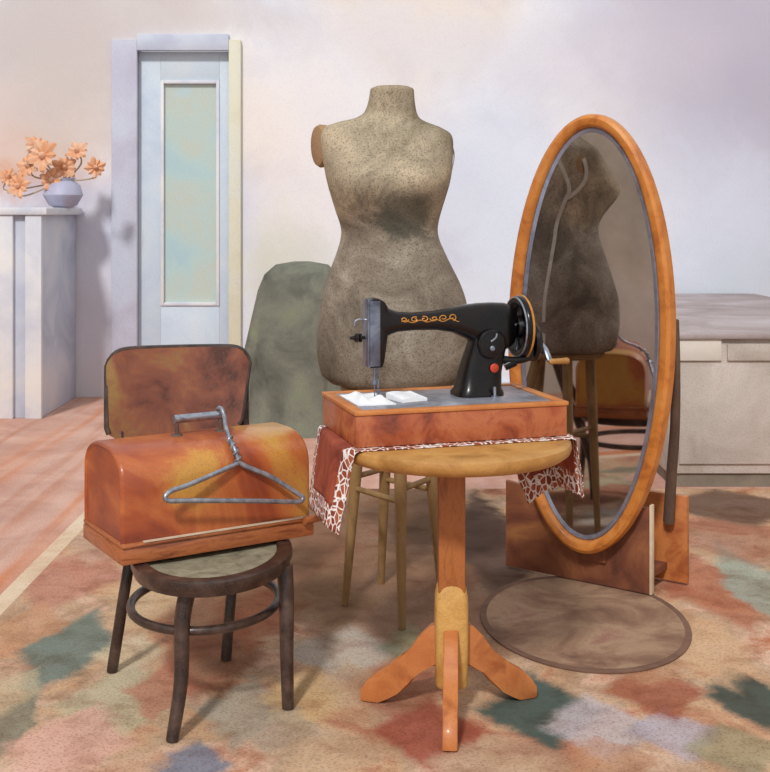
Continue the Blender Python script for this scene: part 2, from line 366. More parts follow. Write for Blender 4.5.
# rug
rug = thing('rug', (rcx, rcy, 0), 'large faded rug of soft pink, rust and teal diamonds spread under all the furniture', 'rug')
bm = B(); box(bm, (RUG[0]+.07, RUG[2], 0.0005), (RUG[1], RUG[3], .006)); obj('diamond_field', bm, M['rug'], rug, smooth=False)
bm = B(); box(bm, (RUG[0], RUG[2], 0.0005), (RUG[0]+.07, RUG[3], .0065)); obj('rug_border', bm, M['rugborder'], rug, smooth=False)
RZ = .0075

# ---------------------------------------------------------------- white cabinet at the far left with vase and flowers
wcab = thing('white_cabinet', (-2.94, 8.35, 0), 'tall white painted cabinet cut off by the left edge, beside the pale door', 'cabinet')
bm = B(); box(bm, (-3.58, 7.95, .0), (-2.3, 8.84, 1.36), bev=.006); obj('body', bm, M['bluewood'], wcab)
bm = B(); box(bm, (-3.58, 7.90, 1.36), (-2.25, 8.84, 1.41), bev=.008); obj('top', bm, M['whitewood'], wcab)
for x0, x1 in ((-2.58, -2.48), (-2.40, -2.29)):
    bm = B(); box(bm, (x0, 7.915, .0), (x1, 7.95, 1.36), bev=.006); obj('pilaster', bm, M['whitewood'], wcab)
bm = B(); box(bm, (-3.5, 7.935, .1), (-2.6, 7.952, 1.28), bev=.005); obj('end_panel', bm, M['whitewood'], wcab)
vx, vy = px(78, 0, 8.4).x-.02, 8.45
bm = B(); lathe(bm, [(.06, 0), (.10, .02), (.14, .09), (.12, .16), (.08, .19), (.09, .21), (.075, .205), (.06, .16), (.01, .15)], frame((vx-.1, vy, 1.411), (1, 0, 0), (0, 1, 0), (0, 0, 1)), 32)
tag(obj('vase', bm, M['vase'], None, (vx-.1, vy, 1.411)), 'low blurred violet vase on the white cabinet at the far left', 'vase')
fl = thing('flower_bunch', (vx-.1, vy, 1.56), 'loose bunch of pale orange flowers above the white cabinet at far left', 'flowers')
heads = [(44, 156, .13), (30, 166, .11), (64, 168, .10), (20, 186, .10), (8, 178, .08), (78, 152, .09), (95, 168, .08), (52, 180, .09), (36, 146, .09)]
for i, (u, v, r) in enumerate(heads):
    p = px(u, v, 8.32+.06*(i % 3)); bm = B()
    d = Vector((random.uniform(-.5, .5), -.8, random.uniform(.1, .7))).normalized(); fr = axisframe(p, d)
    for q in range(9):
        a = 2*PI*q/9+i; rad = r*(1 if q % 2 else .82); prs = []
        for s_, wd, hh in ((.08, .05, .0), (.35, .20, .05), (.65, .27, .10), (.88, .18, .10), (1, .04, .06)):
            c0 = Vector((math.cos(a)*rad*s_, math.sin(a)*rad*s_, hh*rad*2)); sd = Vector((-math.sin(a), math.cos(a), 0))*rad*wd
            up = Vector((0, 0, .012))
            prs.append([fr @ (c0-sd), fr @ (c0+up), fr @ (c0+sd), fr @ (c0-up*.4)])
        rings(bm, prs)
    lathe(bm, [(r*.05, -.02), (r*.2, .0), (r*.2, .03), (r*.08, .05)], fr, 14)
    bo = obj('blossom', bm, M['petal'], fl)
    bm = B(); tube(bm, spline([p-d*.01, p-d*.05+Vector((0, 0, -.06)), (vx-.1+random.uniform(-.03, .03), vy+random.uniform(-.02, .02), 1.60)], 5), .006, 6); obj('stem', bm, M['stem'], bo)

# ---------------------------------------------------------------- long low cabinet on the right
CX0, CX1, CY0, CY1, CT = 1.40, 2.75, 5.93, 8.82, .775
lc = thing('low_cabinet', ((CX0+CX1)/2, (CY0+CY1)/2, 0), 'long low cream cabinet behind the oval mirror at the right edge', 'cabinet')
bm = B(); box(bm, (CX0+.02, CY0+.02, .07), (CX1, CY1, CT-.03), bev=.004); obj('body', bm, M['cab'], lc)
bm = B(); box(bm, (CX0, CY0-.01, CT-.03), (CX1, CY1, CT), bev=.008); obj('top', bm, M['cabtop'], lc)
bm = B(); box(bm, (CX0+.04, CY0+.035, 0), (CX1, CY1, .07)); obj('plinth', bm, M['plinth'], lc)
bm = B(); a = px(678, 337, CY0); b = px(722, 361, CY0); box(bm, (a.x, CY0+.006, b.z), (b.x, CY0+.022, a.z-.005), bev=.004); obj('drawer_front', bm, M['cablight'], lc)
bm = B(); a = px(728, 337, CY0); box(bm, (a.x, CY0+.006, b.z), (2.7, CY0+.022, a.z-.035), bev=.004); obj('drawer_front', bm, M['cab'], lc)
bm = B(); box(bm, (1.47, CY0+.006, .12), (2.04, CY0+.022, b.z-.03), bev=.004); obj('door_panel', bm, M['cab'], lc)
bm = B(); box(bm, (2.08, CY0+.006, .12), (2.7, CY0+.022, b.z-.03), bev=.004); obj('door_panel', bm, M['cab'], lc)

# ---------------------------------------------------------------- grey-green draped heap behind the dress form
bm = B(); n = 72; rs = []
dcx, dcy = -.60, 7.6
for zi, (z, hx, hy, oy) in enumerate(((0.001, .40, .36, 0), (.03, .385, .34, 0), (.2, .36, .31, 0), (.45, .335, .28, .01), (.7, .30, .25, .03), (.88, .27, .22, .05), (.98, .235, .18, .06), (1.04, .17, .12, .07), (1.06, .06, .05, .07))):
    r = []
    for i in range(n):
        a = 2*PI*i/n; f = 1+(.055*math.sin(9*a+zi*.12)+.03*math.sin(17*a+1.3))*(1-z/1.15)
        ca, sa = math.cos(a), math.sin(a); p = 2.6
        r.append(Vector((dcx+.06*z+hx*f*math.copysign(abs(ca)**(2/p), ca), dcy+oy+hy*f*math.copysign(abs(sa)**(2/p), sa), z)))
    rs.append(r)
rings(bm, rs)
tag(obj('dust_cloth', bm, M['drape'], None, (dcx, dcy, 0)), 'dim grey-green draped heap by the wall, between the chair and the dress form', 'drapery')

# ---------------------------------------------------------------- bentwood chair
SZ = .42
Lf, Ff, Rf, Bf = flo(112, 674), flo(172, 744), flo(288, 711), flo(226, 662)
sc_c = Vector((-.49, 3.385, 0))
ch = thing('bentwood_chair', (sc_c.x, sc_c.y, RZ), 'dark bentwood chair with ring stretcher and red-brown back, carrying the domed case', 'chair')
def seat_ring(hx, hy, z, n=48): return sell(hx, hy, z, sc_c, n)
bm = B()
rings(bm, [seat_ring(.205, 0.287, SZ-.045), seat_ring(.218, 0.300, SZ-.042), seat_ring(.226, 0.310, SZ-.02), seat_ring(.224, 0.308, SZ-.004), seat_ring(.214, 0.298, SZ), seat_ring(.185, 0.268, SZ), seat_ring(.180, 0.263, SZ-.006), seat_ring(.18, 0.263, SZ-.04)], cap=False)
V = bm.verts[:]; bm.verts.ensure_lookup_table()
a0 = V[:48]; a1 = V[-48:]
for i in range(48):
    j = (i+1) % 48; bm.faces.new((a1[i], a1[j], a0[j], a0[i]))
obj('seat_rim', bm, M['chair'], ch)
bm = B(); rings(bm, [seat_ring(.183, 0.266, SZ-.03), seat_ring(.183, 0.266, SZ-.008), seat_ring(.12, .15, SZ-.012)]); obj('seat_panel', bm, M['cane'], ch)
up = lambda p, z: Vector((p[0], p[1], z))
def leg(pts, r0, r1):
    bm = B(); sp = spline(pts, 8); m = len(sp)
    tube(bm, sp, [r0+(r1-r0)*i/(m-1) for i in range(m)], 14); return obj('leg', bm, M['chair'], ch)
leg([up(Ff, RZ), up(Ff+Vector((.018, .03, 0)), .15), up((-.535, 3.135), .30), up((-.52, 3.15), SZ-.03)], .0165, .024)
leg([up(Rf, RZ), up(Rf+Vector((-.004, .01, 0)), .15), up((-.275, 3.315), .30), up((-.282, 3.33), SZ-.03)], .0165, .024)
# rear legs run on upward into the back posts
leg([up(Lf, RZ), up((-.785, 3.545), .2), up((-.765, 3.575), SZ-.03), up((-.80, 3.635), .55), up((-.825, 3.70), .68), up((-.832, 3.745), .80), up((-.838, 3.78), .91)], .0165, .017)
leg([up(Bf, RZ), up((-.475, 3.67), .2), up((-.462, 3.745), SZ-.03), up((-.452, 3.82), .55), up((-.458, 3.865), .68), up((-.464, 3.905), .80), up((-.47, 3.94), .91)], .0165, .017)
# short rail under the case tying the rear legs to the seat
bm = B(); tube(bm, spline([(-.765, 3.575, SZ-.03), (-.62, 3.665, SZ-.03), (-.462, 3.745, SZ-.03)], 8), .016, 10); obj('rear_rail', bm, M['chair'], ch)
# ring stretcher
rc = Vector((-.512, 3.392, .272)); bm = B()
tube(bm, [rc+Vector((0.208*math.cos(a), .250*math.sin(a), 0)) for a in [2*PI*i/56 for i in range(56)]], .0125, 12, closed=True, flat=1.0)
obj('ring_stretcher', bm, M['chair'], ch)
# back panel, gently curved
bm = B(); nu, nv = 26, 14; th = .018; A = []; Bk = []
def back_pt(s, q, off):
    zt = .945-.035*abs(2*s-1)**12-.008*s; zb = .665+.03*abs(2*s-1)**6
    z = zb+(zt-zb)*q
    flare = 1+.05*(q-.5)
    edge = 1-.035*max(0, (abs(q-.5)*2-.8)/.2)**2
    x = -.662+(s-.5)*.415*(1+.10*(q-.5))*edge
    y = 3.735+.16*s+.09*(q-.4)+.03*(1-(2*s-1)**2)+off
    return Vector((x, y, z))
G = {}
for k, off in ((0, -th/2), (1, th/2)):
    for i in range(nu+1):
        for j in range(nv+1): G[k, i, j] = bm.verts.new(back_pt(i/nu, j/nv, off-.035))
for i in range(nu):
    for j in range(nv):
        for k in (0, 1): bm.faces.new([G[k, i, j], G[k, i+1, j], G[k, i+1, j+1], G[k, i, j+1]])
for i in range(nu):
    for j in (0, nv): bm.faces.new([G[0, i, j], G[0, i+1, j], G[1, i+1, j], G[1, i, j]])
for j in range(nv):
    for i in (0, nu): bm.faces.new([G[0, i, j], G[0, i, j+1], G[1, i, j+1], G[1, i, j]])
bmesh.ops.recalc_face_normals(bm, faces=bm.faces)
backrest = obj('backrest', bm, M['leather'], ch)
path = [back_pt(i/40, 1, -.035) for i in range(41)]
path = [back_pt(0, j/12, -.035) for j in range(12)]+path+[back_pt(1, 1-j/12, -.035) for j in range(1, 13)]
bm = B(); tube(bm, path, .0085, 8); obj('back_edging', bm, M['chair'], backrest)

# ---------------------------------------------------------------- domed case on the chair
c1, c2 = Vector((.848, .53, 0)).normalized(), Vector((-.53, .848, 0)).normalized(); cP = Vector((-.713, 3.21, SZ+.003)); cL, cW, cH = .58, .322, .305
CF = frame(cP, c1, c2, Vector((0, 0, 1)))
def C(u, w, z): return CF @ Vector((u, w, z))
def arch(w_in=0, zs=.195, hh=.110, p=2.8, n=30, z0=.05):
    o = [(w_in, z0)]; hw = cW/2-w_in
    for i in range(n+1):
        a = PI*(1-i/n); ca, sa = math.cos(a), math.sin(a)
        o.append((cW/2+hw*math.copysign(abs(ca)**(2/p), ca), zs+(hh-w_in)*abs(sa)**(2/p)))
    o.append((cW-w_in, z0)); return o
cs = thing('domed_case', C(cL/2, cW/2, 0), 'glossy orange-brown domed wooden machine case lying across the chair seat', 'case')
bm = B(); pr = []
for u, ins in ((.006, .014), (.0, .008), (.004, .003), (.012, 0), (cL-.012, 0), (cL-.004, .003), (cL, .008), (cL-.006, .014)):
    pr.append([C(u, w, z) for w, z in arch(ins)])
rings(bm, pr); obj('dome', bm, M['case'], cs)
bm = B(); box(bm, (-.001, -.006, 0), (cL+.010, cW+.004, .046), CF, bev=.005); box(bm, (-.001, -.012, .046), (cL+.018, cW+.003, .058), CF, bev=.005); obj('base_moulding', bm, M['case_base'], cs)
bm = B(); box(bm, (.06, -.0135, .0575), (cL+.016, -.002, .0605), CF); obj('trim_strip', bm, M['palegrain'], cs)
bm = B(); tube(bm, [C(cL-.03, -.02, .052), C(cL+.03, -.008, .052)], .012, 12); lathe(bm, [(.006, 0), (.013, .004), (.011, .014), (.004, .018)], axisframe(C(cL+.028, -.008, .052), c1), 16); obj('latch', bm, M['case_base'], cs)
hu0, hu1, hw_ = .225, .385, cW/2
bm = B(); tube(bm, [C(hu0-.008, hw_, .353), C(hu1-.02, hw_, .353)], .0125, 14)
hd = obj('handle', bm, M['steel'], cs)
for u in (hu0, hu1-.022):
    bm = B(); tube(bm, spline([C(u, hw_, .353), C(u-.002, hw_-.004, .330), C(u+.002, hw_-.004, .302)], 5), .0065, 10)
    lathe(bm, [(.02, -.006), (.021, .004), (.015, .012), (.006, .014)], frame(C(u, hw_, .298), c1, c2, Vector((0, 0, 1))), 18)
    obj('bracket', bm, M['darkpost'], hd)

# wire hanger hooked over the handle
hg = thing('wire_hanger', C(.33, -.02, .15), 'silver wire hanger hooked on the case handle and leaning on the dome', 'hanger')
ap = C(.345, -.008, .243); el = C(.105, -.016, .188); er = C(.548, -.016, .118)
R_ = .0072
bm = B()
pts = [ap, C(.30, -.018, .232), C(.18, -.042, .207)] + [C(.125, -.052, .199), C(.104, -.056, .186), C(.115, -.058, .174)] + [C(.18, -.058, .166), C(.36, -.058, .142), C(.48, -.058, .124)] + [C(.515, -.057, .120), C(.526, -.054, .130), C(.51, -.050, .143)] + [C(.44, -.028, .193), C(.37, -.013, .228), ap]
tube(bm, spline(pts, 6), R_, 10); obj('shoulder_loop', bm, M['wire'], hg)
bm = B()
hook = spline([ap, C(.338, .004, .278), C(.338, .045, .308), C(.352, .10, .330), C(.362, .130, .352), C(.362, .146, .370), C(.361, hw_+.003, .3735), C(.360, hw_+.017, .366), C(.358, hw_+.0205, .352)], 7)
tube(bm, hook, R_*.85, 10); obj('hook', bm, M['wire'], hg)
bm = B(); hel = []
axp = spline([C(.344, -.008, .243), C(.338, .004, .278), C(.338, .045, .308)], 14)
for i, p in enumerate(axp):
    a = i*.95; tq = (axp[min(i+1, len(axp)-1)]-axp[max(i-1, 0)]).normalized(); n1_ = c1; n2_ = tq.cross(c1).normalized()
    hel.append(p+(n1_*math.cos(a)+n2_*math.sin(a))*.0075)
tube(bm, spline(hel, 3), .0042, 8); obj('twist', bm, M['wire'], hg)

# ---------------------------------------------------------------- pedestal table
TX, TY, TZ, TR = .188, 3.28, .757, .325
tb = thing('pedestal_table', (TX, TY, RZ), 'round ochre pedestal table on three curved feet under the sewing machine', 'table')
I4 = lambda o: frame(o, Vector((1, 0, 0)), Vector((0, 1, 0)), Vector((0, 0, 1)))
bm = B(); lathe(bm, [(TR-.05, -.044), (TR-.02, -.042), (TR-.004, -.03), (TR, -.016), (TR-.003, -.005), (TR-.012, 0), (.02, 0)], I4((TX, TY, TZ)), 72); obj('tabletop', bm, M['ochre'], tb)
KX = .183
bm = B(); box(bm, (KX-.14, TY-.05, TZ-.072), (KX+.055, TY+.05, TZ-.042), bev=.004); obj('top_block', bm, M['darkpost'], tb)
bm = B(); box(bm, (KX-.037, TY-.037, .30), (KX+.037, TY+.037, TZ-.070), frame((0, 0, 0), (1, 0, 0), (0, 1, 0), (0, 0, 1)), bev=.006); obj('column', bm, M['column'], tb)
bm = B()
def sq(h, z, p=5): return sell(h, h, z, (KX, TY), 32, p)
rings(bm, [sq(.040, .078), sq(.044, .086), sq(.046, .2), sq(.046, .29), sq(.045, .325, 4), sq(.040, .35, 3.4), sq(.037, .358, 3)]); obj('hub', bm, M['hub'], tb)
prof_c = [(.03, .185), (.07, .178), (.105, .150), (.135, .110), (.165, .078), (.205, .052), (.245, .030), (.262, .022)]
for ang, rr, ex in ((-94, 1.03, .04), (164, 1.0, .0), (21, 1.0, .0)):
    d = Vector((math.cos(math.radians(ang)), math.sin(math.radians(ang)), 0)); s_ = Vector((-d.y, d.x, 0))
    top = [(.035, .245), (.060, .235), (.090, .205), (.120, .160), (.150, .128), (.185, .108), (.215, .090), (.240, .066), (.258, .040), (.258, .012)]
    bot = [(.250, RZ), (.205, RZ), (.180, .022), (.150, .040), (.118, .066), (.092, .100), (.065, .125), (.035, .130)]
    poly = [(x*rr, z) for x, z in top+bot]
    bm = B(); prism(bm, poly, frame((KX, TY, 0), d, s_, Vector((0, 0, 1))), .04, .005); obj('foot', bm, M['orange'], tb)

# ---------------------------------------------------------------- red cloth with printed border
bF = Vector((-.076, 3.109, 0)); b1, b2 = Vector((.958, .288, 0)).normalized(), Vector((-.288, .958, 0)).normalized()
BL_, BW_, BH_ = .605, .362, .096
c0 = bF-b1*.245-b2*.034; CLa, CLb = 1.05, .42
hull_pts = [(TX+(TR+.002)*math.cos(2*PI*i/96), TY+(TR+.002)*math.sin(2*PI*i/96)) for i in range(96)]
for p in (bF+b2*BW_-b1*.004, bF-b1*.002+b2*.02): hull_pts.append((p.x, p.y))
def hull(P):
    P = sorted(set(P)); cr = lambda o, a, b: (a[0]-o[0])*(b[1]-o[1])-(a[1]-o[1])*(b[0]-o[0])
    def half(Q):
        h = []
        for p in Q:
            while len(h) >= 2 and cr(h[-2], h[-1], p) <= 0: h.pop()
            h.append(p)
        return h
    a = half(P); b = half(P[::-1]); return a[:-1]+b[:-1]
HU = [Vector((x, y)) for x, y in hull(hull_pts)]
def near(p):
    inside = True; best = None
    for a, b in zip(HU, HU[1:]+HU[:1]):
        e = b-a
        if e.x*(p.y-a.y)-e.y*(p.x-a.x) < 0: inside = False
        s = max(0, min(1, (p-a).dot(e)/e.length_squared)); q = a+e*s; d = (p-q).length
        if best is None or d < best[0]: best = (d, q)
    return (0, p) if inside else best
def clothpt(a, b, lift=0):
    p3 = c0+b1*a+b2*b; p = Vector((p3.x, p3.y)); d, q = near(p); z = TZ+.0025+lift
    if d < 1e-6: return Vector((p.x, p.y, z))
    n_ = (p-q).normalized(); rb = .010; arc = rb*PI/2
    if d < arc: t_ = d/rb; out = rb*math.sin(t_); dz = rb*(1-math.cos(t_))
    else:
        e = d-arc; ph = math.atan2(n_.y, n_.x)
        out = rb+e*.11+.010*min(1, e/.1)*math.sin(ph*11+1.2); dz = rb+e*.99
    o = q+n_*(out+lift); return Vector((o.x, o.y, z-dz))
na, nb = 120, 70; BWd = .062
cl = thing('tablecloth', (TX, TY, TZ), 'red cloth with giraffe-print white and brown border hanging off the round table', 'tablecloth')
def cloth_mesh(test):
    bm = B(); uvl = bm.loops.layers.uv.new('UVMap'); vv = {}; W = {}
    for i in range(na):
        for j in range(nb):
            ac, bc = (i+.5)/na*CLa, (j+.5)/nb*CLb
            if not test(ac, bc): continue
            q = []
            for ii, jj in ((i, j), (i+1, j), (i+1, j+1), (i, j+1)):
                if (ii, jj) not in vv:
                    vv[ii, jj] = bm.verts.new(clothpt(ii/na*CLa, jj/nb*CLb)); W[vv[ii, jj]] = (ii/na*CLa, jj/nb*CLb)
                q.append(vv[ii, jj])
            f = bm.faces.new(q)
            for lp in f.loops: lp[uvl].uv = W[lp.vert]
    return bm
edge = lambda a, b: min(a, CLa-a, b, CLb-b) < BWd
o1 = obj('cloth_panel', cloth_mesh(lambda a, b: not edge(a, b)), M['redcloth'], cl, ang=80)
o2 = obj('printed_border', cloth_mesh(edge), M['giraffe'], cl, ang=80)
for o in (o1, o2):
    m_ = o.modifiers.new('thick', 'SOLIDIFY'); m_.thickness = .002; m_.offset = 0

# ---------------------------------------------------------------- sewing machine in its wooden base
bZ = TZ+.0045
MF = frame(Vector((bF.x, bF.y, bZ)), b1, b2, Vector((0, 0, 1)))
def S(s, w, z): return MF @ Vector((s, w, z))     # z from the underside of the wooden base
sm = thing('sewing_machine', S(BL_/2, BW_/2, 0), 'black hand-crank sewing machine with gold decals, set in a red-brown wooden base on the table', 'sewing machine')
bm = B()
for lo, hi in (((0, 0, 0), (BL_, .022, BH_-.012)), ((0, BW_-.022, 0), (BL_, BW_, BH_-.012)), ((0, .022, 0), (.022, BW_-.022, BH_-.012)), ((BL_-.022, .022, 0), (BL_, BW_-.022, BH_-.012))): box(bm, lo, hi, MF, bev=.003)
box(bm, (.01, .01, .002), (BL_-.01, BW_-.01, .05), MF)
base = obj('wooden_base', bm, M['base'], sm)
bm = B()
for lo, hi in (((-.004, -.004, BH_-.012), (BL_+.004, .024, BH_)), ((-.004, BW_-.024, BH_-.012), (BL_+.004, BW_+.004, BH_)), ((-.004, .024, BH_-.012), (.026, BW_-.024, BH_)), ((BL_-.026, .024, BH_-.012), (BL_+.004, BW_-.024, BH_))): box(bm, lo, hi, MF, bev=.003)
obj('base_rim', bm, M['basetop'], base)
bT = BH_-.003
bm = B(); box(bm, (.027, .026, .05), (BL_-.027, BW_-.026, bT), MF, bev=.003); obj('bed_plate', bm, M['bed'], sm)
mw = .205
MF = MF @ Matrix.Translation((.020, 0, 0))
def zz(wz): return wz-bZ        # world z to machine z
# arm: rounded sections along the machine
arm_tab = [(.098, 1.030, 1.130, .030), (.112, 1.020, 1.126, .031), (.128, 1.033, 1.110, .030), (.155, 1.042, 1.099, .029), (.20, 1.045, 1.095, .029), (.27, 1.044, 1.099, .031), (.32, 1.036, 1.107, .034), (.36, 1.018, 1.114, .038), (.40, .995, 1.118, .041), (.44, .980, 1.119, .042), (.48, .980, 1.117, .040), (.505, .993, 1.108, .034), (.516, 1.015, 1.090, .022)]
bm = B(); rs = []
ss = [.098+(.516-.098)*i/50 for i in range(51)]
for s in ss:
    z0, z1, hw = interp(arm_tab, s); r = []
    for i in range(28):
        a = 2*PI*i/28; ca, sa = math.cos(a), math.sin(a); p = 2.7
        r.append(S(s, mw+hw*math.copysign(abs(ca)**(2/p), ca), zz((z0+z1)/2+(z1-z0)/2*math.copysign(abs(sa)**(2/p), sa))))
    rs.append(r)
rings(bm, rs); arm = obj('arm', bm, M['black'], sm, ang=60)
# pillar
bm = B(); rs = []
pil = [(bT+bZ, .325, .470, .062), (bT+bZ+.008, .325, .470, .062), (bT+bZ+.02, .334, .464, .055), (.92, .345, .466, .047), (.96, .358, .475, .042), (1.0, .372, .484, .040), (1.04, .38, .49, .038)]
for z, s0, s1, hw in pil:
    r = []
    for i in range(32):
        a = 2*PI*i/32; ca, sa = math.cos(a), math.sin(a); p = 3.4
        r.append(S((s0+s1)/2+(s1-s0)/2*math.copysign(abs(ca)**(2/p), ca), mw+hw*math.copysign(abs(sa)**(2/p), sa), zz(z)))
    rs.append(r)
rings(bm, rs); pillar = obj('pillar', bm, M['black'], sm, ang=60)
bm = B(); lathe(bm, [(.012, -.002), (.013, .003), (.010, .005)], axisframe(S(.432, mw-.0475, zz(.935)), -b2), 20); obj('badge', bm, M['red'], pillar)
# head with steel faceplate
bm = B()
hp = [(.072, .945), (.106, .945), (.112, .96), (.116, 1.0), (.122, 1.03), (.122, 1.115), (.112, 1.13), (.095, 1.138), (.080, 1.138), (.072, 1.13)]
prism(bm, [(s, zz(z)) for s, z in hp], MF @ Matrix.Translation((0, mw, 0)), .058, .006); head = obj('head', bm, M['black'], sm)
bm = B(); box(bm, (.063, mw-.0275, zz(.945)), (.073, mw+.0275, zz(1.137)), MF, bev=.004)
box(bm, (.068, mw-.033, zz(.95)), (.098, mw-.028, zz(1.132)), MF, bev=.002); obj('faceplate', bm, M['face'], head)
bm = B(); lathe(bm, [(.005, 0), (.005, .012), (.012, .012), (.013, .018), (.009, .020), (.013, .022), (.012, .030), (.006, .034), (.004, .046)], axisframe(S(.064, mw, zz(1.028)), -b1), 20); obj('tension_knob', bm, M['black'], head)
bm = B(); tube(bm, spline([S(.065, mw, zz(1.078)), S(.045, mw, zz(1.079)), S(.034, mw, zz(1.074)), S(.033, mw, zz(1.062))], 6), .003, 8); obj('thread_hook', bm, M['steel'], head)
bm = B(); tube(bm, [S(.090, mw, zz(.95)), S(.090, mw, zz(.895))], .0042, 10); tube(bm, [S(.090, mw, zz(.90)), S(.090, mw, bT+.004)], [.002, .0012], 8); lathe(bm, [(.006, 0), (.007, .003), (.007, .012), (.005, .014)], I4(S(.090, mw, zz(.896))), 14); obj('needle_bar', bm, M['face'], sm)
bm = B(); tube(bm, [S(.102, mw+.012, zz(.95)), S(.102, mw+.004, zz(.884))], .003, 10); box(bm, (.092, mw-.022, bT+.005), (.110, mw+.010, bT+.009), MF, bev=.0015); box(bm, (.098, mw-.004, bT+.008), (.106, mw+.004, bT+.028), MF, bev=.0015); obj('presser_foot', bm, M['face'], sm)
# stitch dial on the pillar
bm = B(); lathe(bm, [(.040, -.008), (.042, .0), (.042, .010), (.038, .014), (.020, .016), (.006, .017)], axisframe(S(.425, mw-.040, zz(1.003)), -b2), 36); dial = obj('stitch_dial', bm, M['black'], sm)
bm = B(); lathe(bm, [(.008, .0), (.008, .006), (.005, .009)], axisframe(S(.422, mw-.055, zz(.992)), -b2), 16); tube(bm, spline([S(.418, mw-.058, zz(1.012)), S(.432, mw-.058, zz(1.022)), S(.436, mw-.058, zz(1.034))], 5), .003, 8); obj('dial_screw', bm, M['steel'], dial)
bm = B(); lathe(bm, [(.010, 0), (.011, .004), (.004, .006)], I4(S(.425, mw-.070, bT+.0)), 14); tube(bm, [S(.425, mw-.07, bT+.004), S(.425, mw-.068, bT+.03)], .004, 8); obj('bed_screw', bm, M['steel'], sm)
# hand wheel
WZ = zz(1.045); ax = axisframe(S(.528, mw, WZ), b1)
bm = B()
prof = [(.018, -.012), (.030, -.010), (.034, .002), (.060, .006), (.066, -.004), (.072, -.012), (.082, -.013), (.090, -.006), (.092, .004), (.088, .014), (.078, .018), (.066, .016), (.055, .014), (.03, .016), (.02, .022), (.01, .023)]
lathe(bm, prof, ax, 56); wheel = obj('hand_wheel', bm, M['black'], sm)
bm = B(); tube(bm, [ax @ Vector((.0855*math.cos(a), .0855*math.sin(a), -.0105)) for a in [2*PI*i/60 for i in range(60)]], .0028, 8, closed=True)
obj('wheel_ring', bm, M['steel'], wheel)
bm = B(); tube(bm, [ax @ Vector((.0905*math.cos(a), .0905*math.sin(a), .009)) for a in [2*PI*i/60 for i in range(60)]], .0036, 8, closed=True); obj('wheel_band', bm, M['gold'], wheel)
for k in range(3):
    a = k*2*PI/3+.5; bm = B(); tube(bm, spline([ax @ Vector((.022*math.cos(a), .022*math.sin(a), -.008)), ax @ Vector((.045*math.cos(a+.35), .045*math.sin(a+.35), .0)), ax @ Vector((.070*math.cos(a+.1), .070*math.sin(a+.1), -.006))], 6), .0045, 8); obj('spoke', bm, M['steel'], wheel)
# crank
cz = zz(1.0)
bm = B(); tube(bm, spline([S(.47, mw-.02, zz(.955)), S(.51, mw-.03, zz(.952)), S(.555, mw-.03, zz(.965)), S(.575, mw-.01, cz)], 6), .011, 12)
tube(bm, [S(.475, mw-.02, zz(.935)), S(.505, mw-.026, zz(.948))], .014, 12)
lathe(bm, [(.02, -.006), (.055, -.004), (.058, .006), (.052, .016), (.03, .02), (.012, .026)], axisframe(S(.566, mw, cz), b1), 36)
crank = obj('crank_gear', bm, M['black'], sm)
bm = B(); tube(bm, spline([S(.592, mw, cz), S(.598, mw-.03, cz-.018), S(.602, mw-.055, cz-.05)], 6), .0065, 10, flat=1.4); obj('crank_arm', bm, M['steel'], crank)
bm = B(); lathe(bm, [(.006, -.006), (.009, .0), (.008, .01), (.0085, .035), (.010, .052), (.006, .058)], axisframe(S(.604, mw-.056, cz-.052), b1), 18); obj('crank_grip', bm, M['ochre'], crank)
# gold scrolls on the arm front
def armfront(s, f):
    z0, z1, hw = interp(arm_tab, s); zc, h = (z0+z1)/2, (z1-z0)/2; q = max(-.95, min(.95, f)); p = 2.7
    return S(s, mw-hw*(1-abs(q)**p)**(1/p)-.0004, zz(zc+h*q))
bm = B()
for k, s0 in enumerate((.170, .200, .228, .256, .284, .31)):
    pp = []
    for i in range(13):
        a = i/12*2.2*PI*(1 if k % 2 else -1)+k; r = .3*(1-i/16)
        pp.append(armfront(s0+.012*math.cos(a)*(1-i/18), .30+r*math.sin(a)))
    tube(bm, spline(pp, 2), .0016, 6)
pp = [armfront(.16+.17*i/30, .08+.12*math.sin(i*.8)) for i in range(31)]
tube(bm, pp, .0013, 6)
obj('gold_scrolls', bm, M['gold'], arm)

# white fabric under the needle and a folded white cloth beside it
def sheet(name, mat, ext, hfun, label, cat, rot=0, n=34, org=None, thick=.002):
    (s0, s1), (w0, w1) = ext; bm = B(); V = {}
    cs_, cw = (s0+s1)/2, (w0+w1)/2; ca, sa = math.cos(rot), math.sin(rot)
    for k in (0, 1):
        for i in range(n+1):
            for j in range(n+1):
                a, b = i/n, j/n; ds, dw = (a-.5)*(s1-s0), (b-.5)*(w1-w0)
                z = hfun(a, b) if k else 0
                V[k, i, j] = bm.verts.new(S(cs_+ds*ca-dw*sa, cw+ds*sa+dw*ca, bT+.0008+(z+thick if k else 0)))
    for k in (0, 1):
        for i in range(n):
            for j in range(n): bm.faces.new((V[k, i, j], V[k, i+1, j], V[k, i+1, j+1], V[k, i, j+1]))
    for i in range(n):
        for j in (0, n): bm.faces.new((V[0, i, j], V[0, i+1, j], V[1, i+1, j], V[1, i, j])); bm.faces.new((V[0, j, i], V[0, j, i+1], V[1, j, i+1], V[1, j, i]))
    return tag(obj(name, bm, mat, None, S(cs_, cw, bT), ang=50), label, cat)
def crumple(a, b):
    e = min(a, 1-a, b, 1-b); e = min(1, e/.25)
    d = math.hypot((a-.74)*.7, b-.59)
    pinch = min(1, max(0, (d-.12)/.25))
    return e*pinch*(.006+.014*abs(math.sin(5*a+3*b))*abs(math.cos(4*b-2*a))+.004*math.sin(13*a-4*b))+.0012
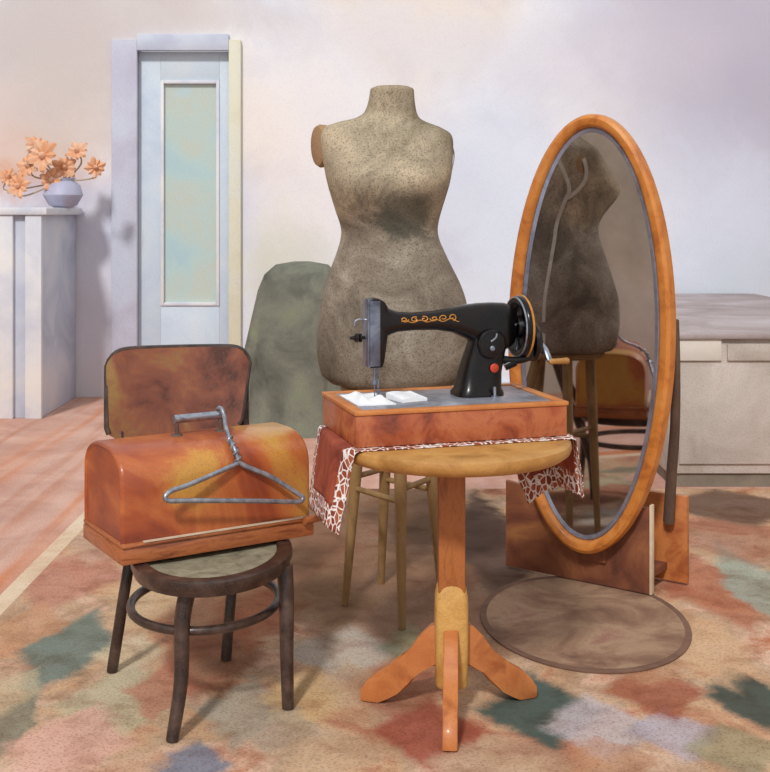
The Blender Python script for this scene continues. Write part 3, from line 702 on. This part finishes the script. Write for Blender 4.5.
sheet('fabric_scrap', M['white'], ((.010, .118), (.09, .285)), crumple, 'crumpled white fabric scrap under the sewing machine needle', 'fabric')
sheet('folded_cloth', M['white'], ((.132, .212), (.12, .21)), lambda a, b: .008+.008*b-.003*abs(a-.5)+.002*math.sin(6*a), 'small folded white cloth lying right of the crumpled scrap on the machine bed', 'cloth', rot=.25)

# ---------------------------------------------------------------- stool and dress form
FY = 4.06; FXc = px(392, 0, FY).x; FZ = px(0, 383, FY).z
st = thing('stool', (FXc, FY, RZ), 'pale wooden stool with splayed legs behind the table, under the dress form', 'stool')
bm = B(); lathe(bm, [(.13, -.032), (.165, -.03), (.175, -.02), (.175, -.006), (.168, 0), (.02, 0)], I4((FXc, FY, FZ-.001)), 48); obj('seat', bm, M['stoolleg'], st)
feet = [flo(345, 607), flo(443, 610), flo(402, 631), flo(381, 585)]
tops = []
for f in feet:
    d = (f-Vector((FXc, FY, 0))); d.z = 0; tp = Vector((FXc, FY, FZ-.03))+d.normalized()*.115; tops.append(tp)
    bm = B(); m_ = 12
    P = [Vector((f.x, f.y, RZ)).lerp(tp, i/m_) for i in range(m_+1)]
    tube(bm, P, [.0125+.009*min(1, i/8) for i in range(m_+1)], 12); obj('leg', bm, M['stoolleg'], st)
at = lambda k, z: Vector((feet[k].x, feet[k].y, 0)).lerp(tops[k], z/tops[k].z)
for a, b, z in ((0, 2, .42), (2, 1, .46), (1, 3, .42), (3, 0, .46)):
    bm = B(); tube(bm, [at(a, z), at(b, z)], .010, 10); obj('stretcher', bm, M['stoolleg'], st)

df = thing('dress_form', (FXc, FY, FZ), 'speckled grey-brown dress form torso standing behind the sewing machine', 'dress form')
# outline rows: y, left, right (pixels), depth half, forward offset
OUT = [(383, 338, 452, .17, 0), (381, 330, 460, .185, 0), (374, 322, 466, .20, 0), (360, 318, 469, .21, 0), (345, 316.5, 470, .215, 0), (320, 319, 469, .21, 0), (300, 322, 466, .195, .005), (283, 326, 460, .18, .005), (265, 332, 451, .16, 0),
       (248, 338, 443, .145, 0), (236, 341, 438.5, .138, 0), (226, 340.5, 438, .138, -.004), (212, 336, 441, .148, -.015), (195, 331, 446, .165, -.03), (180, 327, 450, .172, -.035), (165, 324, 452, .165, -.025), (150, 321, 453, .15, -.01),
       (140, 319, 453, .135, .0), (133, 319, 450, .122, .005), (127, 324, 440, .105, .01), (122, 338, 427, .09, .012), (118, 355, 420, .08, .012), (113, 363.5, 417, .074, .01), (106, 367, 415.5, .070, .006), (98, 369, 414.5, .069, .003), (91, 370, 414, .069, .0), (88.5, 371, 413, .067, 0), (87.5, 374, 410, .062, 0)]
bm = B(); rs = []; NS = 64
rows = []
for k in range(len(OUT)-1):
    for j in range(3):
        p0 = OUT[max(0, k-1)]; p1 = OUT[k]; p2 = OUT[k+1]; p3 = OUT[min(len(OUT)-1, k+2)]; s = j/3
        rows.append([p1[q]+(p2[q]-p1[q])*s if q == 0 else .5*((2*p1[q])+(p2[q]-p0[q])*s+(2*p0[q]-5*p1[q]+4*p2[q]-p3[q])*s*s+(3*p1[q]-p0[q]-3*p2[q]+p3[q])*s**3) for q in range(5)])
rows.append(list(OUT[-1])); FR = []
def form_pt(row, a):
    y, l, r, dep, off = row
    a_, b_ = px(l, y, FY), px(r, y, FY); cx = (a_.x+b_.x)/2; hx = (b_.x-a_.x)/2; z = a_.z
    ca, sa = math.cos(a), math.sin(a); p = 2.25
    X = cx+hx*math.copysign(abs(ca)**(2/p), ca); Y = FY+off+dep*math.copysign(abs(sa)**(2/p), sa)
    if sa < 0:                                         # bust on the front
        for bx in (-.095, .10):
            g = math.exp(-((X-cx-bx)/.075)**2-((z-px(0, 186, FY).z)/.085)**2); Y -= .035*g*min(1, -sa*2)
    return Vector((X, Y, z))
for row in rows: rs.append([form_pt(row, 2*PI*i/NS) for i in range(NS)])
rings(bm, rs); torso = obj('torso', bm, M['form'], df, ang=60)
for (u, v, dx) in ((323, 146, -1), (449.5, 152, 1)):
    p = px(u, v, FY); d = Vector((dx, -.6 if dx < 0 else -.1, -.05)).normalized(); fr = axisframe(p, d)
    # oval cap, taller than deep
    fr = frame(p, Vector((0, 0, 1)).cross(d).normalized()*.8, d.cross(Vector((0, 0, 1)).cross(d)).normalized()*1.12, d)
    bm = B(); lathe(bm, [(.05, -.03), (.064, -.012), (.066, .010), (.060, .022), (.04, .028), (.01, .03)] if dx < 0 else [(.04, -.03), (.052, -.012), (.052, .0), (.04, .008), (.01, .01)], fr, 36); obj('arm_cap', bm, M['armcap'], df)
bm = B(); lathe(bm, [(.9, -.01), (.97, -.006), (.97, .0), (.9, .003), (.1, .004)], frame(px(392, 87.6, FY), Vector((.064, 0, 0)), Vector((0, .062, 0)), Vector((0, 0, 1))), 36); obj('neck_cap', bm, M['armcap'], df)
# seam tapes on the back and flank (seen in the mirror)
def tape(seq, w=.016):
    P = spline(seq, 6); bm = B(); A_ = []
    ctr = Vector((FXc, FY, 0))
    for i, p in enumerate(P):
        tg = (P[min(i+1, len(P)-1)]-P[max(i-1, 0)]).normalized(); nrm = Vector((p.x-ctr.x, (p.y-ctr.y)*1.6, 0)).normalized(); sd = tg.cross(nrm).normalized()*w/2
        A_.append([p-sd+nrm*.0015, p-sd+nrm*.004, p+sd+nrm*.004, p+sd+nrm*.0015])
    rings(bm, A_); return obj('seam_tape', bm, M['tape'], torso)
def frow(y):
    for r in rows:
        if r[0] <= y: return r
    return rows[-1]
tape([form_pt(frow(y), math.radians(a)) for y, a in ((118, 75), (130, 62), (145, 48), (165, 36), (185, 30), (205, 34), (228, 40), (250, 44), (280, 48), (320, 52), (370, 54))])
tape([form_pt(frow(y), math.radians(a)) for y, a in ((128, 15), (150, 6), (172, 8), (188, 18), (200, 30))])
tape([form_pt(frow(y), math.radians(90)) for y in (92, 106, 120, 140, 165, 190, 212, 236, 265, 300, 345, 372)], .010)
tape([form_pt(frow(112), math.radians(a)) for a in range(15, 166, 15)], .012)

# ---------------------------------------------------------------- oval mirror on its stand
TH = math.radians(36); MY = 4.32
mc = px(588, 334, MY); mX = Vector((math.cos(TH), -math.sin(TH), 0)); mN = Vector((-math.sin(TH), -math.cos(TH), 0)); mUp = Vector((0, 0, 1))
# the oval leans a hair to the right in its own plane
rl = math.radians(1.3); eX = mX*math.cos(rl)-mUp*math.sin(rl); eZ = mUp*math.cos(rl)+mX*math.sin(rl)
HA, HB = .327, .800
Lb, Rb = flo(508, 589), flo(641, 607)
pd = (Rb-Lb).normalized(); pn = Vector((pd.y, -pd.x, 0))    # towards the viewer
mr_ = thing('oval_mirror', ((Lb.x+Rb.x)/2, (Lb.y+Rb.y)/2, RZ), 'tall oval standing mirror in an orange wooden frame, right of the sewing machine', 'mirror')
def oval(ha, hb, off, n=96): return [mc+eX*ha*math.cos(2*PI*i/n)+eZ*hb*math.sin(2*PI*i/n)+mN*off for i in range(n)]
def ovalring(sec, n=96):
    bm = B(); R3 = [oval(HA+d, HB+d, o_, n) for d, o_ in sec]; V = [[bm.verts.new(p) for p in r] for r in R3]; m = len(V)
    for k in range(m):
        a, b = V[k], V[(k+1) % m]
        for i in range(n): bm.faces.new((a[i], a[(i+1) % n], b[(i+1) % n], b[i]))
    return bm
obj('frame', ovalring([(-.050, 0.0), (-.046, .016), (-.036, .024), (-.016, .026), (-.004, .018), (0, .004), (0, -.022), (-.01, -.03), (-.050, -.03)]), M['frame'], mr_)
obj('glass_bevel', ovalring([(-.048, -.005), (-.048, .004), (-.054, .0075), (-.068, .003), (-.068, -.005)]), M['bevel'], mr_)
bm = B(); f = bm.faces.new([bm.verts.new(p) for p in oval(HA-.066, HB-.066, .0022)])
g = bm.faces.new([bm.verts.new(p) for p in oval(HA-.066, HB-.066, -.006)][::-1]); fa, fb = list(f.verts), list(g.verts)[::-1]
for i in range(96): bm.faces.new((fa[i], fb[i], fb[(i+1) % 96], fa[(i+1) % 96]))
obj('mirror_glass', bm, M['glass'], mr_, smooth=False)
# stand: front board behind the foot of the oval, back board, posts and a stand-in for the shade stripe at right
fd = mX; 
fb0 = mc-mN*.062; fb0 = Vector((fb0.x, fb0.y, 0))
def Q(s, o_, z): return Vector((fb0.x, fb0.y, z))+fd*s-mN*o_
SB = RZ+.008
SF = frame(Vector((fb0.x, fb0.y, 0)), fd, -mN, mUp)
bm = B(); prism(bm, [(-.375, SB), (.215, SB), (.215, .325), (.0, .30), (-.375, .345)], SF, .022, .003); obj('front_board', bm, M['panel'], mr_)
bm = B(); box(bm, (.2155, -.012, SB), (.224, .012, .335), SF, bev=.001); obj('board_edge', bm, M['palegrain'], mr_)
bm = B(); prism(bm, [(-.10, SB), (.275, SB), (.275, .335), (-.10, .335)], SF @ Matrix.Translation((0, .20, 0)), .026, .004); obj('back_board', bm, M['orange'], mr_)
bm = B(); box(bm, (-.08, .011, RZ+.05), (.20, .187, RZ+.075), SF); obj('shelf', bm, M['panel'], mr_)
bm = B(); tube(bm, spline([Q(.215, .165, .24), Q(.240, .13, .42), Q(.278, .07, .62), Q(.303, .015, .84), Q(.308, -.005, 1.0)], 8), [.026, .018], 10, flat=.8); obj('post_or_shade_stripe', bm, M['darkpost'], mr_)  # dark upright shaped after the stripe of shade along the right frame edge
bm = B(); tube(bm, spline([Q(-.06, .165, .24), Q(-.17, .13, .42), Q(-.27, .07, .62), Q(-.303, .015, .84), Q(-.308, -.005, 1.0)], 8), [.026, .018], 10, flat=.8); obj('post_or_shade_stripe', bm, M['darkpost'], mr_)
bm = B(); box(bm, (-.05, .0, .10), (.05, -.024, .20), SF, bev=.003); obj('foot_block', bm, M['panel'], mr_)

# flat dark disc standing in for the shadow at the mirror's foot
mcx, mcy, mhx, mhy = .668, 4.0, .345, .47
mt = thing('mirror_shadow_disc', (mcx, mcy, RZ), 'dark brown oval disc standing in for the shadow under the mirror', 'mat')
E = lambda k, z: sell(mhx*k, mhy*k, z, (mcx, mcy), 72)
bm = B(); rings(bm, [E(.95, RZ+.0003), E(.95, RZ+.004), E(.5, RZ+.0045)]); obj('shadow_centre', bm, M['mat'], mt)
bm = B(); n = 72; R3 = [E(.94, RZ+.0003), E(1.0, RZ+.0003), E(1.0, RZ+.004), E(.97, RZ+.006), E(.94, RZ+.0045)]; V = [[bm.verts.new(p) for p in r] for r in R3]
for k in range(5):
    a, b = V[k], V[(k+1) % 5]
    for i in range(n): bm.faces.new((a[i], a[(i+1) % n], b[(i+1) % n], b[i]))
obj('shadow_edge', bm, M['shadow_rim'], mt)

# ---------------------------------------------------------------- light: daylight from the front left
w = bpy.data.worlds.new('daylight'); sc.world = w; w.use_nodes = True
bg = w.node_tree.nodes['Background']; bg.inputs[0].default_value = (.95, .97, 1.0, 1); bg.inputs[1].default_value = .78
sl = bpy.data.lights.new('sun', 'SUN'); sl.energy = 2.2; sl.angle = math.radians(6); sl.color = (1, .97, .93)
so = bpy.data.objects.new('sun', sl); COL.objects.link(so); so.location = (-2, -2, 5)
so.rotation_euler = Vector((.2, .80, -.75)).to_track_quat('-Z', 'Y').to_euler()

cam = bpy.data.cameras.new('camera'); co_ = bpy.data.objects.new('camera', cam); COL.objects.link(co_)
co_.location = (0, 0, H); co_.rotation_euler = (PI/2, 0, 0)
cam.sensor_fit = 'HORIZONTAL'; cam.sensor_width = 36; cam.lens = 36*F/770
cam.shift_y = -(386-VH)/770; cam.clip_start = .05
sc.camera = co_
vs_ = sc.view_settings; vs_.view_transform = 'Standard'; vs_.look = 'None'; vs_.gamma = 1; vs_.exposure = 0; vs_.use_curve_mapping = False
